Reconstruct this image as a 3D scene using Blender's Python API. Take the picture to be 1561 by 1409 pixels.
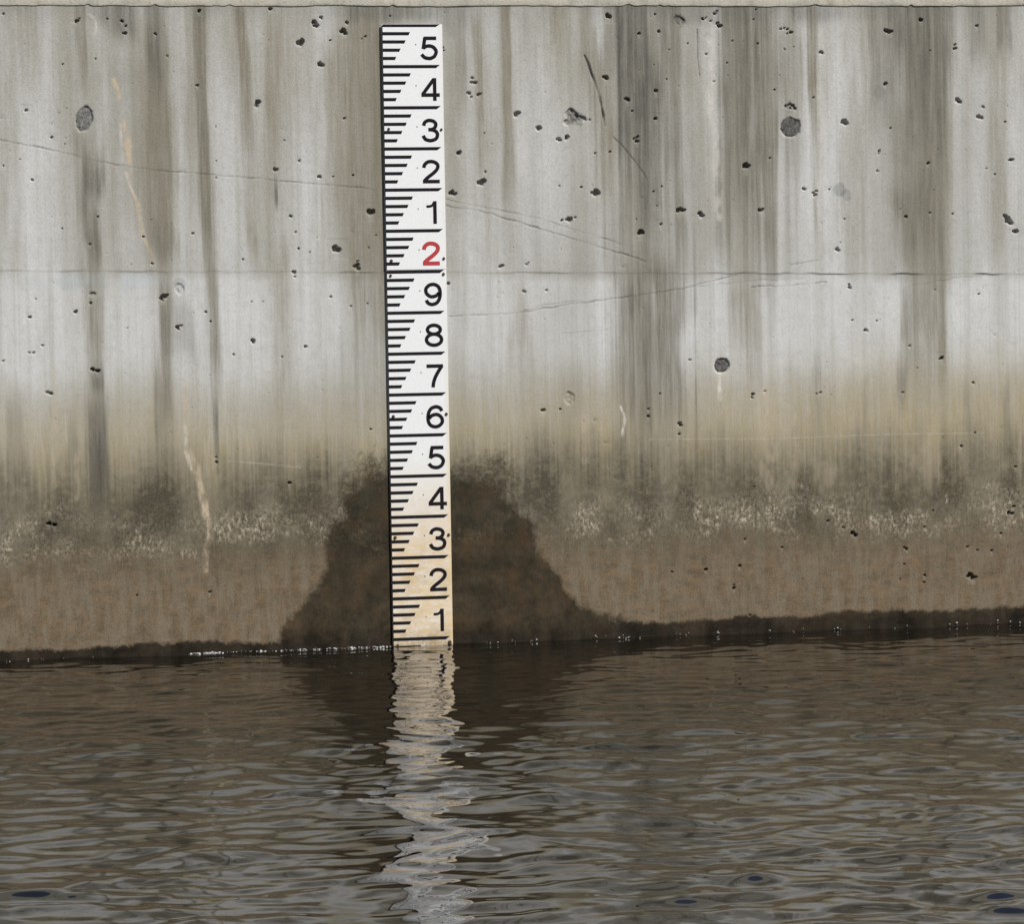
import bpy, math, random
import numpy as np
from mathutils import Vector, Matrix

for ob in list(bpy.data.objects):
    bpy.data.objects.remove(ob, do_unlink=True)
scene = bpy.context.scene
COL = scene.collection
R = math.radians

# ------------------------------------------------------------------ camera
# world: X along the wall, Y into the wall, Z up; still-water level is Z = 0
yaw, pitch, roll = R(11.934), R(2.622), R(-0.957)
cam_data = bpy.data.cameras.new('camera')
cam = bpy.data.objects.new('camera', cam_data)
COL.objects.link(cam)
cam_data.sensor_width = 36.0
cam_data.lens = 126.84
cam_data.clip_start = 0.1
cam_data.clip_end = 3000.0
fwd = Vector((math.sin(yaw) * math.cos(pitch), math.cos(yaw) * math.cos(pitch), -math.sin(pitch)))
rgt = Vector((math.cos(yaw), -math.sin(yaw), 0.0))
upv = rgt.cross(fwd)
rg2 = rgt * math.cos(roll) + upv * math.sin(roll)
up2 = upv * math.cos(roll) - rgt * math.sin(roll)
cam.matrix_world = Matrix(((rg2.x, up2.x, -fwd.x, -1.5291), (rg2.y, up2.y, -fwd.y, -8.6893),
                           (rg2.z, up2.z, -fwd.z, 0.8525), (0, 0, 0, 1)))
scene.camera = cam

# ------------------------------------------------------------------ sky and sun
SUN_AZ, SUN_EL = R(31), R(40)          # azimuth measured from the wall's normal towards +X
world = bpy.data.worlds.new('World')
scene.world = world
world.use_nodes = True
wn, wl = world.node_tree.nodes, world.node_tree.links
sky = wn.new('ShaderNodeTexSky')
sky.sky_type = 'NISHITA'
sky.sun_disc = False
sky.sun_elevation = SUN_EL
sky.sun_rotation = math.pi - SUN_AZ
sky.air_density = 1.0
sky.dust_density = 0.6
bg = wn['Background']
bg.inputs['Strength'].default_value = 0.062
wl.new(sky.outputs['Color'], bg.inputs['Color'])
sun_data = bpy.data.lights.new('sun', 'SUN')
sun_data.energy = 3.6
sun_data.angle = R(0.55)
sun_data.color = (1.0, 0.955, 0.89)
sun = bpy.data.objects.new('sun', sun_data)
COL.objects.link(sun)
sun_dir = Vector((math.sin(SUN_AZ) * math.cos(SUN_EL), -math.cos(SUN_AZ) * math.cos(SUN_EL), math.sin(SUN_EL)))
sun.rotation_euler = sun_dir.to_track_quat('Z', 'Y').to_euler()
sun.location = sun_dir * 20

vs = scene.view_settings
vs.view_transform = 'Standard'
vs.look = 'None'
vs.exposure = 0.45
vs.gamma = 1.0
vs.use_curve_mapping = False
scene.render.resolution_x = 1024
scene.render.resolution_y = 925

# ------------------------------------------------------------------ measured survey of the wall (metres on its face)
# HOLES: x mm, z mm, radius 0.1 mm.  STREAKS: x and z of top and bottom in mm, half width 0.1 mm, brown %, dark %
HOLES = '''-912,1546,32 -738,1529,53 -732,1535,32 -665,1534,27 -630,1529,37 -624,1500,48 -621,1517,32 -551,1498,37 -695,1439,27 -523,1445,32 -774,1426,27 -863,1317,42 -767,1321,16 -785,1310,16 -804,1252,32 -773,1236,21 -904,1221,16 -880,1200,16 -920,1185,21 -853,1151,32 -452,1374,37 -306,1333,69 -309,1325,48 -199,1477,96 -151,1424,70 -143,1422,32 -165,1527,59 -160,1518,64 -147,1537,43 -126,1482,27 -409,1275,16 -409,1192,21 -411,1152,21 -243,1241,21 -207,1191,37 -266,1170,59 -159,1152,48 -125,1152,27 -231,1057,37 -698,1061,26 -784,1034,21 -470,1018,32 -590,1012,27 -719,995,32 -220,1018,27 -213,978,27 -232,986,16 -186,969,21 -121,976,101 -350,954,21 -570,947,32 -137,860,32 -331,851,21 -304,851,21 -544,867,74 -549,862,53 -536,871,37 -720,854,32 -851,866,21 -808,1063,16 -168,1004,16 -444,1553,43 -271,1558,43 -226,921,48 -224,910,32 -94,1505,75 -88,1499,43 -84,1525,43 -48,1486,27 -39,1492,27 23,1541,27 -95,1293,32 -34,1065,91 -22,1008,21 -40,978,21 -72,934,75 -68,927,53 -69,945,32 -87,836,32 -46,842,21 -76,1155,27 152,1464,27 154,1457,22 224,1390,38 231,1378,54 222,1379,38 215,1353,48 221,1343,32 239,1349,48 245,1351,27 334,1301,81 252,1254,22 390,1266,65 384,1267,43 437,1239,49 442,1236,38 459,1243,60 188,1207,59 253,1160,32 242,1134,91 248,1138,65 167,1110,64 175,1107,54 438,1124,27 494,1120,27 532,1106,92 522,1106,43 463,1041,70 456,1040,43 443,1039,32 477,1045,32 643,1007,81 288,928,59 352,932,32 357,935,27 401,867,32 345,865,43 155,888,43 560,1390,65 614,1336,60 687,1356,49 626,1307,27 685,1288,44 632,1238,49 637,1232,49 639,1243,38 530,1203,27 568,1207,27 646,1498,38 697,1503,38 688,1545,27 569,1541,71 683,1420,22 715,1385,22 742,1061,76 695,1026,38 685,1072,22 633,1039,22 677,1107,27 698,1120,22 723,1458,22 518,1286,33 810,1534,38 818,1536,33 841,1547,44 846,1553,33 853,1516,55 847,1523,44 830,1528,33 940,1532,27 947,1557,27 885,1479,27 770,1473,27 817,1446,33 950,1473,27 1010,1509,33 1019,1510,33 1028,1508,33 1037,1500,44 1027,1497,28 1113,1451,50 1118,1448,28 1284,1505,50 1290,1502,61 1297,1502,50 1376,1531,50 1524,1516,39 1465,1468,39 1465,1459,45 1400,1454,22 1281,1371,50 1469,1330,61 1476,1326,56 1538,1312,39 1526,1287,62 1534,1285,45 1596,1274,28 1173,1276,88 1293,1260,28 992,1357,27 836,1379,27 916,1169,88 978,1188,27 1263,1203,33 1261,1197,28 1258,1153,33 1391,1171,39 1545,1157,22 1567,1142,22 1607,1178,39 1614,1178,45 1065,1110,44 1097,1104,39 1090,1100,39 1094,1094,44 1131,1108,28 950,1058,49 956,1059,44 796,1052,60 800,1046,60 752,1060,55 1331,1038,39 1394,1046,33 1454,1043,28 1170,1034,22 1315,1057,22 1158,975,22 1149,958,50 1154,954,39 1599,1030,73 1604,1022,90 1593,1037,50 1621,997,67 1181,862,44 1179,869,28 1405,853,22 1521,840,28 1093,1338,33 849,1469,16 1043,1464,22 1020,1458,28 870,1425,22 1022,1316,50 1030,1320,44 1039,1318,44 1044,1311,33 1034,1312,33 -866,823,38 -756,834,45 -443,828,32 -329,756,58 -201,740,39 -837,755,32 -868,738,32 -859,738,32 -511,792,58 -503,796,39 -432,805,26 -377,724,26 -259,716,26 -828,642,45 -819,639,45 -932,719,32 -718,695,51 -706,691,51 -831,327,51 -818,323,51 -247,409,39 -447,149,39 -425,476,32 -424,464,32 -633,793,19 -624,147,26 386,571,44 391,572,37 431,573,25 655,568,31 655,550,38 25,533,19 -44,535,25 1187,780,27 1251,777,27 1220,754,40 1226,752,34 1336,712,40 1420,680,54 1356,656,20 1101,600,33 1091,597,27 925,599,40 923,591,33 956,606,33 764,688,33 734,531,46 738,526,40 734,504,33 686,606,26 1503,616,34 1317,595,34 1470,456,34 1507,489,27 1614,400,34 925,368,27 1116,276,33 1156,258,34 1180,244,54 1188,238,54 899,236,33 995,213,33 1608,299,34 1594,283,48 1604,281,41 1573,231,34 1394,295,27 1370,254,27 1484,200,34 1548,188,34 1510,191,27 1316,203,34 1322,199,34 797,164,40 885,170,40 710,161,26 869,115,40 869,123,27 1489,127,81 1499,120,68 1369,131,34 1304,123,27 1367,114,27 1315,161,27 910,46,33 861,680,33'''
STREAKS = '''-844,1559,-847,1313,222,30,0 -903,1559,-914,954,158,15,0 -729,1562,-728,1320,127,50,15 -729,1258,-714,1109,206,50,10 -704,1195,-702,1090,222,30,55 -720,1109,-713,928,174,55,40 -715,920,-710,700,238,40,5 -710,707,-708,633,142,30,40 -709,605,-712,336,206,40,60 -622,1562,-621,1469,223,10,45 -651,1559,-648,1481,175,5,35 -685,1562,-683,1516,191,10,20 -556,1563,-548,1327,207,30,40 -542,1484,-538,949,286,55,12 -588,1547,-580,965,255,35,0 -621,1265,-596,950,222,20,0 -543,1044,-530,941,222,50,25 -468,1563,-461,979,127,30,0 -444,1563,-429,837,127,65,20 -423,884,-421,598,111,40,15 -424,598,-424,436,63,30,50 -341,1563,-333,1057,127,65,15 -332,1057,-326,946,127,40,0 -266,1515,-260,1104,160,35,0 -250,977,-254,467,175,35,0 -123,1483,-122,911,192,35,0 -52,1531,-57,590,417,45,8 -6,1483,-16,461,144,45,10 -539,886,-538,474,111,40,20 -503,838,-498,695,270,30,20 -562,697,-562,443,95,40,20 64,1561,63,1521,805,15,40 178,1561,180,1483,290,10,30 -32,1561,-30,1521,643,10,25 198,1515,199,1259,96,25,20 241,1547,240,1114,129,50,5 312,1563,313,1057,113,75,10 441,1563,442,1442,146,30,0 512,1563,523,1354,179,50,10 551,1434,557,982,227,55,5 576,1563,580,1386,179,30,30 631,1563,641,1094,391,30,60 664,1418,666,899,244,30,40 723,1563,727,898,196,35,25 743,1093,752,882,114,30,20 613,908,614,445,325,50,25 700,907,701,410,489,50,25 333,888,335,614,177,30,0 900,1563,895,896,329,45,35 968,1563,963,895,296,50,25 933,895,933,584,164,45,0 890,879,892,667,147,30,0 1035,1563,1032,926,214,30,12 1095,1563,1097,1106,99,55,10 1094,1106,1095,926,49,30,0 1283,1563,1282,1202,283,30,30 1386,1563,1383,1103,434,40,50 1372,1119,1372,897,483,55,25 1396,896,1395,574,416,45,0 1326,873,1326,592,116,30,10 1456,1563,1456,1333,117,30,30 1525,1563,1530,1398,151,20,28 1595,1563,1600,1431,151,20,30 824,1561,827,1514,656,10,30 1180,1561,1181,1522,995,10,15 -265,1164,-266,1069,35,0,60 -909,641,-911,389,126,20,10 -770,559,-770,417,79,30,10 1315,658,1315,526,99,30,25 1091,663,1092,432,82,25,10 1219,594,1220,396,66,25,10 1488,588,1488,422,83,20,20 1593,603,1592,386,83,20,20 459,676,459,465,226,25,0 184,971,179,553,161,15,0 -732,1265,-712,321,190,35,10 665,1563,672,411,653,30,22 1378,1563,1391,524,501,30,15 925,1563,928,568,461,30,12 -444,1563,-424,440,111,40,15 -543,1563,-538,474,191,35,10 -41,1563,-29,461,385,35,8 -704,699,-711,321,111,10,25'''
HAIRLINES = [
    (0.50, 0.00160, [(-0.927, 1.247), (-0.771, 1.215), (-0.647, 1.184), (-0.525, 1.170), (-0.437, 1.161), (-0.255, 1.144), (-0.111, 1.131), (-0.017, 1.118)]),
    (1.00, 0.00304, [(0.507, 1.443), (0.517, 1.423), (0.529, 1.386), (0.542, 1.349), (0.550, 1.310), (0.556, 1.273)]),
    (0.90, 0.00160, [(0.577, 1.244), (0.606, 1.213), (0.631, 1.184), (0.651, 1.154), (0.662, 1.135)]),
    (0.40, 0.00192, [(0.150, 1.095), (0.240, 1.075), (0.371, 1.048), (0.493, 1.011), (0.586, 0.982)]),
    (0.60, 0.00176, [(0.150, 1.079), (0.240, 1.064), (0.382, 1.022), (0.536, 0.974), (0.656, 0.934)]),
    (0.45, 0.00192, [(0.157, 0.808), (0.329, 0.813), (0.446, 0.830), (0.579, 0.844), (0.747, 0.866), (0.865, 0.892), (0.908, 0.904)]),
    (0.30, 0.00160, [(0.346, 0.819), (0.412, 0.834), (0.546, 0.842)]),
    (0.45, 0.00176, [(0.924, 0.866), (1.018, 0.871), (1.120, 0.876)]),
    (0.40, 0.00160, [(1.027, 0.922), (1.104, 0.931)]),
    (0.22, 0.00160, [(0.444, 0.761), (0.561, 0.768)]),
    (0.70, 0.00224, [(0.795, 1.507), (0.796, 1.434), (0.800, 1.393)]),
    (0.50, 0.00192, [(-0.424, 0.488), (-0.423, 0.432)]),
    (0.25, 0.00160, [(0.747, 0.866), (0.933, 0.883), (1.086, 0.887)]),
    (0.30, 0.00160, [(1.344, 0.863), (1.448, 0.880), (1.535, 0.888)]),
]
PALE_RUNS = [
    (0.22, 0.00160, [(0.657, 0.493), (0.979, 0.487), (1.288, 0.491), (1.531, 0.488)]),
    (0.28, 0.00160, [(-0.395, 0.466), (-0.312, 0.458), (-0.221, 0.446)]),
    (0.90, 0.00352, [(0.586, 0.576), (0.593, 0.552), (0.592, 0.527), (0.589, 0.504)]),
    (0.80, 0.00640, [(0.840, 0.652), (0.839, 0.590)]),
    (0.45, 0.00400, [(-0.711, 1.546), (-0.697, 1.536), (-0.691, 1.516), (-0.692, 1.497)]),
    (0.50, 0.01280, [(0.827, 1.482), (0.829, 1.304)]),
    (0.40, 0.01120, [(0.838, 1.304), (0.842, 1.044)]),
    (0.30, 0.00800, [(1.112, 1.515), (1.110, 1.090)]),
    (0.40, 0.00480, [(-0.637, 1.281), (-0.637, 1.195)]),
    (0.35, 0.00480, [(-0.627, 1.168), (-0.609, 1.108)]),
    (0.40, 0.00480, [(-0.497, 0.553), (-0.497, 0.490), (-0.488, 0.450)]),
]
OCHRE_RUNS = [
    (0.75, 0.00640, [(-0.650, 1.388), (-0.642, 1.344)]),
    (0.90, 0.00800, [(-0.629, 1.289), (-0.623, 1.242), (-0.621, 1.194)]),
    (0.60, 0.00640, [(-0.621, 1.187), (-0.616, 1.132), (-0.597, 1.076), (-0.590, 1.013), (-0.575, 0.974), (-0.567, 0.945)]),
    (0.45, 0.00640, [(-0.495, 0.648), (-0.496, 0.537)]),
    (0.55, 0.01120, [(-0.494, 0.489), (-0.478, 0.454), (-0.465, 0.409)]),
    (0.85, 0.00960, [(-0.465, 0.409), (-0.455, 0.361), (-0.446, 0.313)]),
    (0.60, 0.00800, [(-0.446, 0.313), (-0.453, 0.202)]),
    (0.30, 0.02560, [(0.963, 0.600), (0.963, 0.370)]),
    (0.25, 0.01920, [(1.022, 0.533), (1.023, 0.377)]),
    (0.25, 0.00960, [(-0.814, 0.702), (-0.814, 0.419)]),
    (0.25, 0.00800, [(-0.761, 0.496), (-0.760, 0.386)]),
    (0.20, 0.01600, [(0.491, 0.546), (0.493, 0.448)]),
]
WET_OUTLINE = [(-0.303, -0.027), (-0.282, 0.012), (-0.249, 0.058), (-0.217, 0.122), (-0.192, 0.178), (-0.166, 0.249), (-0.149, 0.301), (-0.084, 0.325), (-0.091, 0.396), (-0.067, 0.439), (-0.005, 0.458), (0.077, 0.459), (0.175, 0.456), (0.260, 0.438), (0.306, 0.385), (0.319, 0.318), (0.347, 0.293), (0.367, 0.208), (0.415, 0.161), (0.470, 0.104), (0.513, 0.060), (0.600, 0.037), (0.623, -0.062)]
TIE_HOLES = [(-0.726, 1.296, 0.0208, 0.0304), (1.033, 1.264, 0.0272, 0.0256), (0.845, 0.673, 0.0200, 0.0200)]
# spall 0.483 1.290
# ring 0.455 0.600
# patch 1.163 1.101
# patch2 1.265 1.351
# blue -0.841 0.899
# pale_l -0.843 0.797
TONE_PATCHES = [(1.177, 1.253, 0.089, 0.371, 0.50), (1.572, 1.085, 0.097, 0.419, 0.50), (0.419, 1.226, 0.081, 0.323, 0.40), (-0.836, 1.110, 0.097, 0.419, 0.30), (-0.385, 1.185, 0.023, 0.323, 0.40), (-0.305, 1.231, 0.016, 0.290, 0.35), (0.249, 0.906, 0.129, 0.194, 0.30), (0.839, 0.799, 0.056, 0.161, 0.50), (1.170, 0.761, 0.145, 0.145, 0.40), (-0.843, 0.797, 0.113, 0.145, 0.40), (-0.205, 1.024, 0.081, 0.258, 0.30), (-0.338, 0.756, 0.081, 0.145, 0.30), (1.534, 0.754, 0.097, 0.145, 0.40), (0.830, 1.336, 0.023, 0.242, 0.50), (0.683, 1.094, 0.081, 0.484, -0.40), (0.920, 1.173, 0.081, 0.403, -0.30), (1.374, 1.169, 0.073, 0.484, -0.35), (-0.059, 1.022, 0.081, 0.565, -0.35), (-0.567, 1.233, 0.065, 0.323, -0.35)]

Z_LIP = 1.5655            # underside of the coping
Z_BOT = -0.25


def joint_z(x):
    """the cold joint between the two pours is not quite level"""
    return 0.9348 - 0.0181 * (np.clip(x, -3, 3) + 0.934)


# ------------------------------------------------------------------ helpers
def link(ob, parent=None):
    COL.objects.link(ob)
    if parent is not None:
        ob.parent = parent
    return ob


def tag(ob, label=None, cat=None, group=None, kind=None):
    for k, v in (('label', label), ('category', cat), ('group', group), ('kind', kind)):
        if v:
            ob[k] = v
    return ob


def mesh_obj(name, verts, faces, mat, parent=None, smooth=False):
    me = bpy.data.meshes.new(name)
    me.from_pydata([tuple(v) for v in verts], [], [tuple(f) for f in faces])
    if mat:
        me.materials.append(mat)
    if smooth:
        me.polygons.foreach_set('use_smooth', [True] * len(me.polygons))
    me.update()
    return link(bpy.data.objects.new(name, me), parent)


def grid_obj(name, co, nx, nz, mat, parent=None, flip=False):
    """co: (nz, nx, 3) float array -> one smooth quad sheet"""
    me = bpy.data.meshes.new(name)
    idx = np.arange(nx * nz, dtype=np.int32).reshape(nz, nx)
    q = np.stack([idx[:-1, :-1], idx[:-1, 1:], idx[1:, 1:], idx[1:, :-1]], -1).reshape(-1, 4)
    if flip:
        q = q[:, ::-1]
    n = len(q)
    me.vertices.add(nx * nz)
    me.vertices.foreach_set('co', np.ascontiguousarray(co, np.float32).ravel())
    me.loops.add(n * 4)
    me.loops.foreach_set('vertex_index', np.ascontiguousarray(q, np.int32).ravel())
    me.polygons.add(n)
    me.polygons.foreach_set('loop_start', np.arange(0, n * 4, 4, dtype=np.int32))
    me.polygons.foreach_set('use_smooth', np.ones(n, dtype=bool))
    me.update(calc_edges=True)
    me.materials.append(mat)
    return link(bpy.data.objects.new(name, me), parent)


_tab = {}


def vnoise(x, z, sx, sz, seed):
    if seed not in _tab:
        _tab[seed] = np.random.default_rng(seed).random((256, 256)).astype(np.float32)
    t = _tab[seed]
    a, b = np.asarray(x / sx, np.float32) + 1000, np.asarray(z / sz, np.float32) + 1000
    i, j = np.floor(a).astype(np.int32), np.floor(b).astype(np.int32)
    u, v = a - i, b - j
    u, v = u * u * (3 - 2 * u), v * v * (3 - 2 * v)
    i0, i1, j0, j1 = i & 255, (i + 1) & 255, j & 255, (j + 1) & 255
    return (t[i0, j0] * (1 - u) + t[i1, j0] * u) * (1 - v) + (t[i0, j1] * (1 - u) + t[i1, j1] * u) * v


def fbm(x, z, sx, sz, seed, n=3):
    s, a, t = 0, 1.0, 0
    for k in range(n):
        s = s + a * vnoise(x, z, sx / 2 ** k, sz / 2 ** k, seed + k)
        t += a
        a *= 0.55
    return s / t


def sstep(a, b, x):
    t = np.clip((x - a) / (b - a), 0, 1)
    return t * t * (3 - 2 * t)


def over(a, b):
    return 1 - (1 - a) * (1 - np.clip(b, 0, 1))


# ------------------------------------------------------------------ node helpers
def new_mat(name):
    m = bpy.data.materials.new(name)
    m.use_nodes = True
    nt = m.node_tree
    return m, nt, nt.nodes['Principled BSDF']


def noise_node(nt, vec, scale, detail=4, rough=0.6):
    n = nt.nodes.new('ShaderNodeTexNoise')
    n.inputs['Scale'].default_value = scale
    n.inputs['Detail'].default_value = detail
    n.inputs['Roughness'].default_value = rough
    nt.links.new(vec, n.inputs['Vector'])
    return n.outputs['Fac']


def map_range(nt, src, a, b, c, d):
    n = nt.nodes.new('ShaderNodeMapRange')
    n.clamp = True
    for k, v in zip(('From Min', 'From Max', 'To Min', 'To Max'), (a, b, c, d)):
        n.inputs[k].default_value = v
    nt.links.new(src, n.inputs['Value'])
    return n.outputs['Result']


def math_node(nt, op, a, b):
    n = nt.nodes.new('ShaderNodeMath')
    n.operation = op
    n.use_clamp = False
    for s, v in zip(n.inputs, (a, b)):
        if isinstance(v, (int, float)):
            s.default_value = v
        else:
            nt.links.new(v, s)
    return n.outputs[0]


def mix(nt, fac, a, b, mode='MIX'):
    n = nt.nodes.new('ShaderNodeMix')
    n.data_type = 'RGBA'
    n.blend_type = mode
    n.clamp_factor = True
    for s, v in ((n.inputs[0], fac), (n.inputs[6], a), (n.inputs[7], b)):
        if isinstance(v, (int, float)):
            s.default_value = v
        elif isinstance(v, tuple):
            s.default_value = v + (1,)
        else:
            nt.links.new(v, s)
    return n.outputs[2]


def scaled_coords(nt, s=(1, 1, 1), kind='Object'):
    tc = nt.nodes.new('ShaderNodeTexCoord')
    mp = nt.nodes.new('ShaderNodeMapping')
    mp.inputs['Scale'].default_value = s
    nt.links.new(tc.outputs[kind], mp.inputs['Vector'])
    return mp.outputs['Vector']


def bump(nt, bsdf, height, dist, strength=1.0):
    b = nt.nodes.new('ShaderNodeBump')
    b.inputs['Distance'].default_value = dist
    b.inputs['Strength'].default_value = strength
    nt.links.new(height, b.inputs['Height'])
    nt.links.new(b.outputs['Normal'], bsdf.inputs['Normal'])


# ------------------------------------------------------------------ materials
def concrete_material():
    m, nt, bs = new_mat('weathered_concrete')
    L = nt.links

    def attr(n):
        a = nt.nodes.new('ShaderNodeAttribute')
        a.attribute_name = n
        s = nt.nodes.new('ShaderNodeSeparateColor')
        L.new(a.outputs['Color'], s.inputs[0])
        return s.outputs[0], s.outputs[1], s.outputs[2], a.outputs['Alpha']
    brown, grime, lime, wet = attr('stain_a')
    silt, algae, tan, ochre = attr('stain_b')
    pale, hair, blue, crust = attr('stain_c')
    v = scaled_coords(nt)
    vs_ = scaled_coords(nt, (1, 1, 0.06))
    grain = noise_node(nt, v, 420, 3, 0.7)
    speck = noise_node(nt, v, 150, 4, 0.75)
    cloud = noise_node(nt, v, 14, 5, 0.65)
    runs = noise_node(nt, vs_, 130, 5, 0.7)
    moss = noise_node(nt, v, 48, 6, 0.75)
    base = mix(nt, pale, (0.270, 0.262, 0.232), (0.495, 0.498, 0.492))
    base = mix(nt, map_range(nt, cloud, 0.35, 0.7, 0.0, 0.35), base, (0.40, 0.395, 0.375))
    base = mix(nt, blue, base, (0.40, 0.43, 0.44))

    def broken(mask, src, amt):
        k = map_range(nt, src, 0.3, 0.7, 1 - amt, 1 + amt)
        return math_node(nt, 'MULTIPLY', mask, k)
    c = mix(nt, broken(tan, runs, 0.35), base, (0.310, 0.262, 0.165))
    c = mix(nt, broken(brown, runs, 0.28), c, (0.215, 0.194, 0.146))
    c = mix(nt, broken(grime, runs, 0.3), c, (0.085, 0.083, 0.076))
    c = mix(nt, broken(algae, moss, 0.45), c, (0.052, 0.046, 0.031))
    siltc = mix(nt, map_range(nt, noise_node(nt, scaled_coords(nt, (1, 1, 2.2)), 22, 5, 0.7), 0.35, 0.65, 0, 1), (0.092, 0.072, 0.047), (0.170, 0.116, 0.068))
    siltc = mix(nt, map_range(nt, noise_node(nt, scaled_coords(nt, (1, 1, 0.25)), 40, 5, 0.7), 0.42, 0.60, 0, 0.75), siltc, (0.170, 0.140, 0.102))
    c = mix(nt, broken(silt, moss, 0.22), c, siltc)
    c = mix(nt, broken(ochre, moss, 0.35), c, (0.43, 0.355, 0.255))
    c = mix(nt, broken(lime, speck, 0.5), c, (0.52, 0.49, 0.44))
    low = math_node(nt, 'MAXIMUM', silt, algae)
    pit = noise_node(nt, v, 260, 3, 0.8)
    c = mix(nt, math_node(nt, 'MULTIPLY', low, map_range(nt, pit, 0.54, 0.68, 0, 0.36)), c, (0.27, 0.215, 0.14))
    c = mix(nt, math_node(nt, 'MULTIPLY', low, map_range(nt, pit, 0.36, 0.48, 0.5, 0)), c, (0.045, 0.036, 0.026))
    fl = noise_node(nt, scaled_coords(nt, (1, 1, 0.6)), 120, 4, 0.8)
    crust = math_node(nt, 'MULTIPLY', crust, map_range(nt, moss, 0.40, 0.60, 0.12, 1.35))
    c = mix(nt, math_node(nt, 'MULTIPLY', crust, map_range(nt, fl, 0.45, 0.62, 0.05, 0.95)), c, (0.45, 0.385, 0.29))
    c = mix(nt, math_node(nt, 'MULTIPLY', crust, map_range(nt, fl, 0.34, 0.44, 0.6, 0)), c, (0.05, 0.045, 0.035))
    # fine grain: sand and pores
    c = mix(nt, map_range(nt, speck, 0.50, 0.72, 0, 0.18), c, (0.10, 0.095, 0.085))
    c = mix(nt, map_range(nt, moss, 0.50, 0.70, 0, 0.22), c, (0.20, 0.185, 0.155))
    wetc = mix(nt, map_range(nt, moss, 0.36, 0.64, 0, 1), (0.0110, 0.0108, 0.0085), (0.0300, 0.0230, 0.0130))
    wetc = mix(nt, map_range(nt, noise_node(nt, v, 11, 5, 0.7), 0.46, 0.62, 0, 0.8), wetc, (0.050, 0.032, 0.0165))
    wetc = mix(nt, map_range(nt, pit, 0.55, 0.70, 0, 0.5), wetc, (0.062, 0.050, 0.030))
    sz = nt.nodes.new('ShaderNodeSeparateXYZ')
    L.new(v, sz.inputs[0])
    slime = math_node(nt, 'ADD', sz.outputs[2], math_node(nt, 'MULTIPLY', math_node(nt, 'SUBTRACT', moss, 0.5), 0.06))
    wetc = mix(nt, map_range(nt, slime, 0.02, 0.06, 0.9, 0), wetc, (0.0040, 0.0036, 0.0030))
    # the damp front follows the pores of the concrete
    front = math_node(nt, 'ADD', wet, math_node(nt, 'ADD', math_node(nt, 'MULTIPLY', math_node(nt, 'SUBTRACT', moss, 0.5), 1.3),
                                                math_node(nt, 'MULTIPLY', math_node(nt, 'SUBTRACT', speck, 0.5), 0.9)))
    wet = math_node(nt, 'MULTIPLY', map_range(nt, front, 0.18, 0.78, 0, 1), map_range(nt, wet, 0.02, 0.25, 0, 1))
    c = mix(nt, math_node(nt, 'MULTIPLY', wet, map_range(nt, cloud, 0.35, 0.65, 0.80, 0.97)), c, wetc)
    c = mix(nt, hair, c, (0.055, 0.05, 0.046))
    g = map_range(nt, grain, 0.3, 0.7, 0.90, 1.10)
    cm = nt.nodes.new('ShaderNodeVectorMath')
    cm.operation = 'SCALE'
    L.new(c, cm.inputs[0])
    L.new(g, cm.inputs['Scale'])
    L.new(cm.outputs[0], bs.inputs['Base Color'])
    L.new(map_range(nt, wet, 0, 1, 0.92, 0.7), bs.inputs['Roughness'])
    bs.inputs['Specular IOR Level'].default_value = 0.05
    h = math_node(nt, 'ADD', grain, math_node(nt, 'MULTIPLY', speck, 1.4))
    bump(nt, bs, h, 0.0012, 0.38)
    return m


def plain_concrete():
    m, nt, bs = new_mat('coping_concrete')
    v = scaled_coords(nt)
    vs_ = scaled_coords(nt, (1, 1, 0.2))
    a = noise_node(nt, v, 9, 5, 0.65)
    s = noise_node(nt, v, 180, 4, 0.75)
    r = noise_node(nt, vs_, 26, 4, 0.6)
    c = mix(nt, map_range(nt, a, 0.3, 0.7, 0, 1), (0.45, 0.415, 0.34), (0.37, 0.355, 0.31))
    c = mix(nt, map_range(nt, r, 0.5, 0.75, 0, 0.6), c, (0.2, 0.18, 0.14))
    c = mix(nt, map_range(nt, s, 0.55, 0.75, 0, 0.6), c, (0.09, 0.08, 0.07))
    nt.links.new(c, bs.inputs['Base Color'])
    bs.inputs['Roughness'].default_value = 0.92
    bs.inputs['Specular IOR Level'].default_value = 0.25
    bump(nt, bs, s, 0.002, 0.7)
    return m


def mortar_material(name, dark, light):
    m, nt, bs = new_mat(name)
    v = scaled_coords(nt)
    a = noise_node(nt, v, 110, 5, 0.75)
    c = mix(nt, map_range(nt, a, 0.35, 0.65, 0, 1), dark, light)
    nt.links.new(c, bs.inputs['Base Color'])
    bs.inputs['Roughness'].default_value = 0.95
    bump(nt, bs, a, 0.004, 1.0)
    return m


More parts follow.
